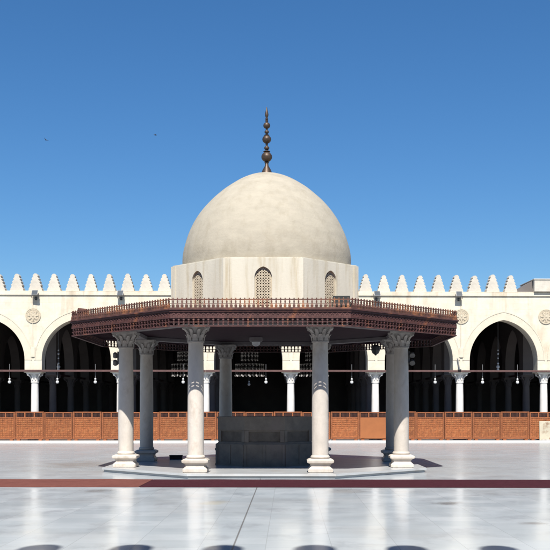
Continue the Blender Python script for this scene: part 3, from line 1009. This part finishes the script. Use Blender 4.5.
# ------------------------------------------------------------------ stone basin under the dome
bas = thing('water_basin', 'dark grey octagonal stone basin standing in the shade inside the pavilion', 'basin', KO + Vector((0, 0, PH)))
ba = 1.36
bm = bmesh.new(); prism(bm, octo(ba), 0, .60); prism(bm, octo(ba - .03), .60, .655, octo(ba - .06))
for k in range(8):
    Mk = Matrix.Rotation(k * PI / 4, 4, 'Z'); hw = ba * math.tan(PI / 8)
    for x in (-hw + .045, 0, hw - .045): box(bm, x - .035, x + .035, -ba - .018, -ba, .04, .58, .004, Mk)
    box(bm, -hw + .004, hw - .004, -ba - .03, -ba, .0, .04, M=Mk)
link('lower_tier', bm, M_basin, bas)
bm = bmesh.new(); bu = ba - .10
prism(bm, octo(bu), .656, 1.28)
link('upper_tier', bm, M_basin2, bas)
for k in range(8):
    Mk = Matrix.Rotation(k * PI / 4, 4, 'Z'); hw = (bu + .05) * math.tan(PI / 8)
    bm = bmesh.new(); box(bm, -hw + .115, hw - .115, -bu - .03, -bu, .94, .979, M=Mk)
    for s in (-1, 1): box(bm, s * (hw - .06) - .055, s * (hw - .06) + .055, -bu - .05, -bu + .0, .66, .975, 0, Mk)
    link('panel_frame', bm, M_basin, bas)
bm = bmesh.new(); prism(bm, octo(bu + .06), .98, 1.30); prism(bm, octo(bu + .08), 1.30, 1.345)
link('coping', bm, M_basin, bas)
# ------------------------------------------------------------------ small things on and under the pavilion
def place_k(px, depth): return ray(px) * depth
g = 'floodlights on the pavilion roof'
r1 = make_flood('dark floodlight on the pavilion roof in front of the drum, right of the middle window', g, True)
p = place_k(341.5, 22.9); r1.location = (p.x, p.y, 3.956); r1.scale = (1.1, .8, .85)
for ch in r1.children:
    ch.data.materials[0] = M_black
r2 = make_flood('rusty brown floodlight on the left corner of the pavilion roof', g, True)
p = place_k(83, 25.3); r2.location = (p.x, p.y, 3.956); r2.rotation_euler.z = .9; r2.scale = (.85, .75, .75)
for ch in r2.children:
    ch.data.materials[0] = M_kwood2

def column_xy(i): 
    a = -PI / 2 + PI / 8 + i * PI / 4
    return KO + Vector((R_C * math.cos(a) + .035 * R_C * math.sin(a) + .03, R_C * math.sin(a), 0))
# paired spotlights fixed to the outer sides of the side columns
def make_spots(label):
    r = thing('spotlight_pair', label, 'spotlight', group='spotlights on the pavilion columns')
    bm = bmesh.new(); box(bm, 0, .04, -.03, .03, -.17, .17)
    link('mount', bm, M_dmetal, r)
    for z in (-.10, .10):
        bm = bmesh.new(); lathe(bm, [(.03, -.05), (.055, -.02), (.07, .08), (.075, .09)], 14, Matrix.Translation((.10, 0, z)) @ Matrix.Rotation(math.radians(35), 4, 'X') @ Matrix.Rotation(PI / 2, 4, 'X'))
        box(bm, .035, .07, -.015, .015, z - .015, z + .015)
        link('lamp_head', bm, M_smetal, r, smooth=True)
    return r
s_r = make_spots('pair of grey spotlights on the outer side of the right side pavilion column')
c = column_xy(1); s_r.location = c + Vector((.19, 0, 3.05))
s_l = copy_tree(s_r, None, 'pair of grey spotlights on the outer side of the left side pavilion column')
c = column_xy(6); s_l.location = c + Vector((-.19, 0, 3.05)); s_l.rotation_euler.z = PI

def make_lantern(label):
    r = thing('hanging_lantern', label, 'lantern', group='lanterns under the pavilion roof')
    bm = bmesh.new(); tube(bm, (0, 0, 0), (0, 0, -.12), .012, 6); lathe(bm, [(.03, -.13), (.13, -.17), (.15, -.20), (.15, -.22)], 8); link('cap', bm, M_dmetal, r)
    bm = bmesh.new(); lathe(bm, [(.13, -.221), (.14, -.30), (.10, -.40), (.04, -.44), (.02, -.47)], 8); link('body', bm, M_dmetal, r)
    return r
la = make_lantern('dark lantern hanging under the pavilion ceiling in front of a sunlit arcade pier')
p = place_k(375.6, 30.3); la.location = (p.x, p.y, 3.83)
cl = thing('ceiling_lamp', 'pale bowl lamp fixed under the middle of the pavilion ceiling', 'lamp')
p = place_k(256, 29.2); cl.location = (p.x, p.y, 3.84)
bm = bmesh.new(); lathe(bm, [(.20, 0), (.20, -.10), (.17, -.13), (.10, -.135)], 20); link('housing', bm, M_beam, cl, smooth=True)
bm = bmesh.new(); lathe(bm, [(.13, -.137), (.12, -.20), (.07, -.25), (.01, -.265)], 20); link('glass_bowl', bm, M_opal, cl, smooth=True)

# low dark bench box between the left columns
p = place_k(176, 30.0)
cr = thing('shoe_box', 'low black wooden box on the platform floor between two left pavilion columns', 'box', (p.x, p.y, PH), 0.05)
bm = bmesh.new(); box(bm, -.19, .19, -.15, .15, 0, .10, .006); link('body', bm, M_crate, cr)
bm = bmesh.new(); box(bm, -.205, .205, -.165, .165, .102, .13, .005); link('lid', bm, M_crate, cr)

# ------------------------------------------------------------------ carpets
def carpet(name, label, x0, x1, y0, y1, m, z=.004):
    bm = bmesh.new()
    n = max(2, int((x1 - x0) / .5)); mth = 6
    V = [[bm.verts.new((x0 + (x1 - x0) * i / n, y0 + (y1 - y0) * j / mth + .03 * mnoise.noise(Vector((i * .21, j * .1, x0))), z + .012 + .012 * max(0, mnoise.noise(Vector((i * .5, j * .35, 3 + x0)))))) for i in range(n + 1)] for j in range(mth + 1)]
    for j in range(mth):
        for i in range(n): bm.faces.new((V[j][i], V[j][i + 1], V[j + 1][i + 1], V[j + 1][i]))
    r = bmesh.ops.extrude_face_region(bm, geom=bm.faces[:])
    for v in [g_ for g_ in r['geom'] if isinstance(g_, bmesh.types.BMVert)]: v.co.z = z
    o = link(name, bm, m, smooth=True, angle=40)
    return tag(o, label, 'carpet')
yb, yf = 22.72, 20.55
xs = at(146, 484, 21.6).x
carpet('carpet', 'long dark maroon carpet strip laid across the courtyard before the pavilion', xs + .01, 17, yf, yb, M_red)
carpet('carpet', 'faded pinkish red carpet strip laid end to end with the maroon one on the left', -17, xs - .01, yf + .02, yb + .03, M_pink)

# ------------------------------------------------------------------ birds
def make_bird():
    bm = bmesh.new()
    lathe(bm, [(.005, -.16), (.03, -.10), (.05, -.02), (.045, .06), (.03, .10), (.032, .125), (.02, .15), (.004, .175)], 10, Matrix.Rotation(-PI / 2, 4, 'X'))
    for s in (-1, 1):
        top = [(0.03 * s, .05, .01), (.16 * s, .06, .06), (.30 * s, -.03, .09), (.17 * s, -.05, .055), (.03 * s, -.06, .01)]
        A = [bm.verts.new(v) for v in top]; B = [bm.verts.new((x, y, z - .012)) for x, y, z in top]
        bm.faces.new(A); bm.faces.new(B[::-1])
        for i in range(5): bm.faces.new((A[i], A[(i + 1) % 5], B[(i + 1) % 5], B[i]))
    A = [(-.02, -.14, 0), (.02, -.14, 0), (.06, -.24, 0), (-.06, -.24, 0)]
    prism(bm, [(x, y) for x, y, z in A], -.006, .006)
    return bm
b1 = link('bird', make_bird(), M_bird, None, at(46, 140, 46), (0.3, .3, .9), smooth=True)
b1.scale = (.5, .5, .5)
tag(b1, 'dark bird flying high in the sky, the lower left one', 'bird', 'birds in the sky')
b2 = b1.copy(); COL.objects.link(b2); b2.location = at(155, 135, 60); b2.rotation_euler = (.2, -.2, 2.2)
b2.scale = (.5, .5, .5); b2['label'] = 'smaller dark bird in the sky nearer the dome finial'

# ------------------------------------------------------------------ light, sky, camera
SUN_EL = math.radians(51); SUN_AZ = math.radians(-2.0)   # azimuth of the sun from the -Y axis
w = bpy.data.worlds.new('World'); SC.world = w; w.use_nodes = True
nt = w.node_tree; bg = nt.nodes['Background']
sky = nt.nodes.new('ShaderNodeTexSky'); sky.sky_type = 'NISHITA'; sky.sun_disc = False
sky.sun_elevation = SUN_EL; sky.sun_rotation = PI + SUN_AZ
sky.altitude = 2000; sky.air_density = 1.5; sky.dust_density = .0; sky.ozone_density = 10.0
hs = nt.nodes.new('ShaderNodeHueSaturation'); hs.inputs['Saturation'].default_value = 1.12; hs.inputs['Hue'].default_value = .5
nt.links.new(sky.outputs['Color'], hs.inputs['Color']); nt.links.new(hs.outputs['Color'], bg.inputs['Color'])
bg.inputs['Strength'].default_value = .063
sl_ = bpy.data.lights.new('sun', 'SUN'); sl_.energy = 5.0; sl_.angle = math.radians(.53); sl_.color = (1, .955, .88)
so = bpy.data.objects.new('sun', sl_); COL.objects.link(so)
so.rotation_euler = (PI / 2 - SUN_EL, 0, SUN_AZ)

cam = bpy.data.cameras.new('camera'); co = bpy.data.objects.new('camera', cam); COL.objects.link(co)
co.location = (0, 0, EYE); co.rotation_euler = (PI / 2, 0, YAW)
cam.sensor_width = 36; cam.lens = 36 * F / 550; cam.shift_y = (HOR - 275) / 550
cam.clip_start = .1; cam.clip_end = 2000
SC.camera = co

SC.view_settings.view_transform = 'Standard'; SC.view_settings.look = 'None'
SC.view_settings.exposure = .78; SC.view_settings.gamma = 1; SC.view_settings.use_curve_mapping = False
SC.cycles.max_bounces = 8; SC.cycles.diffuse_bounces = 4
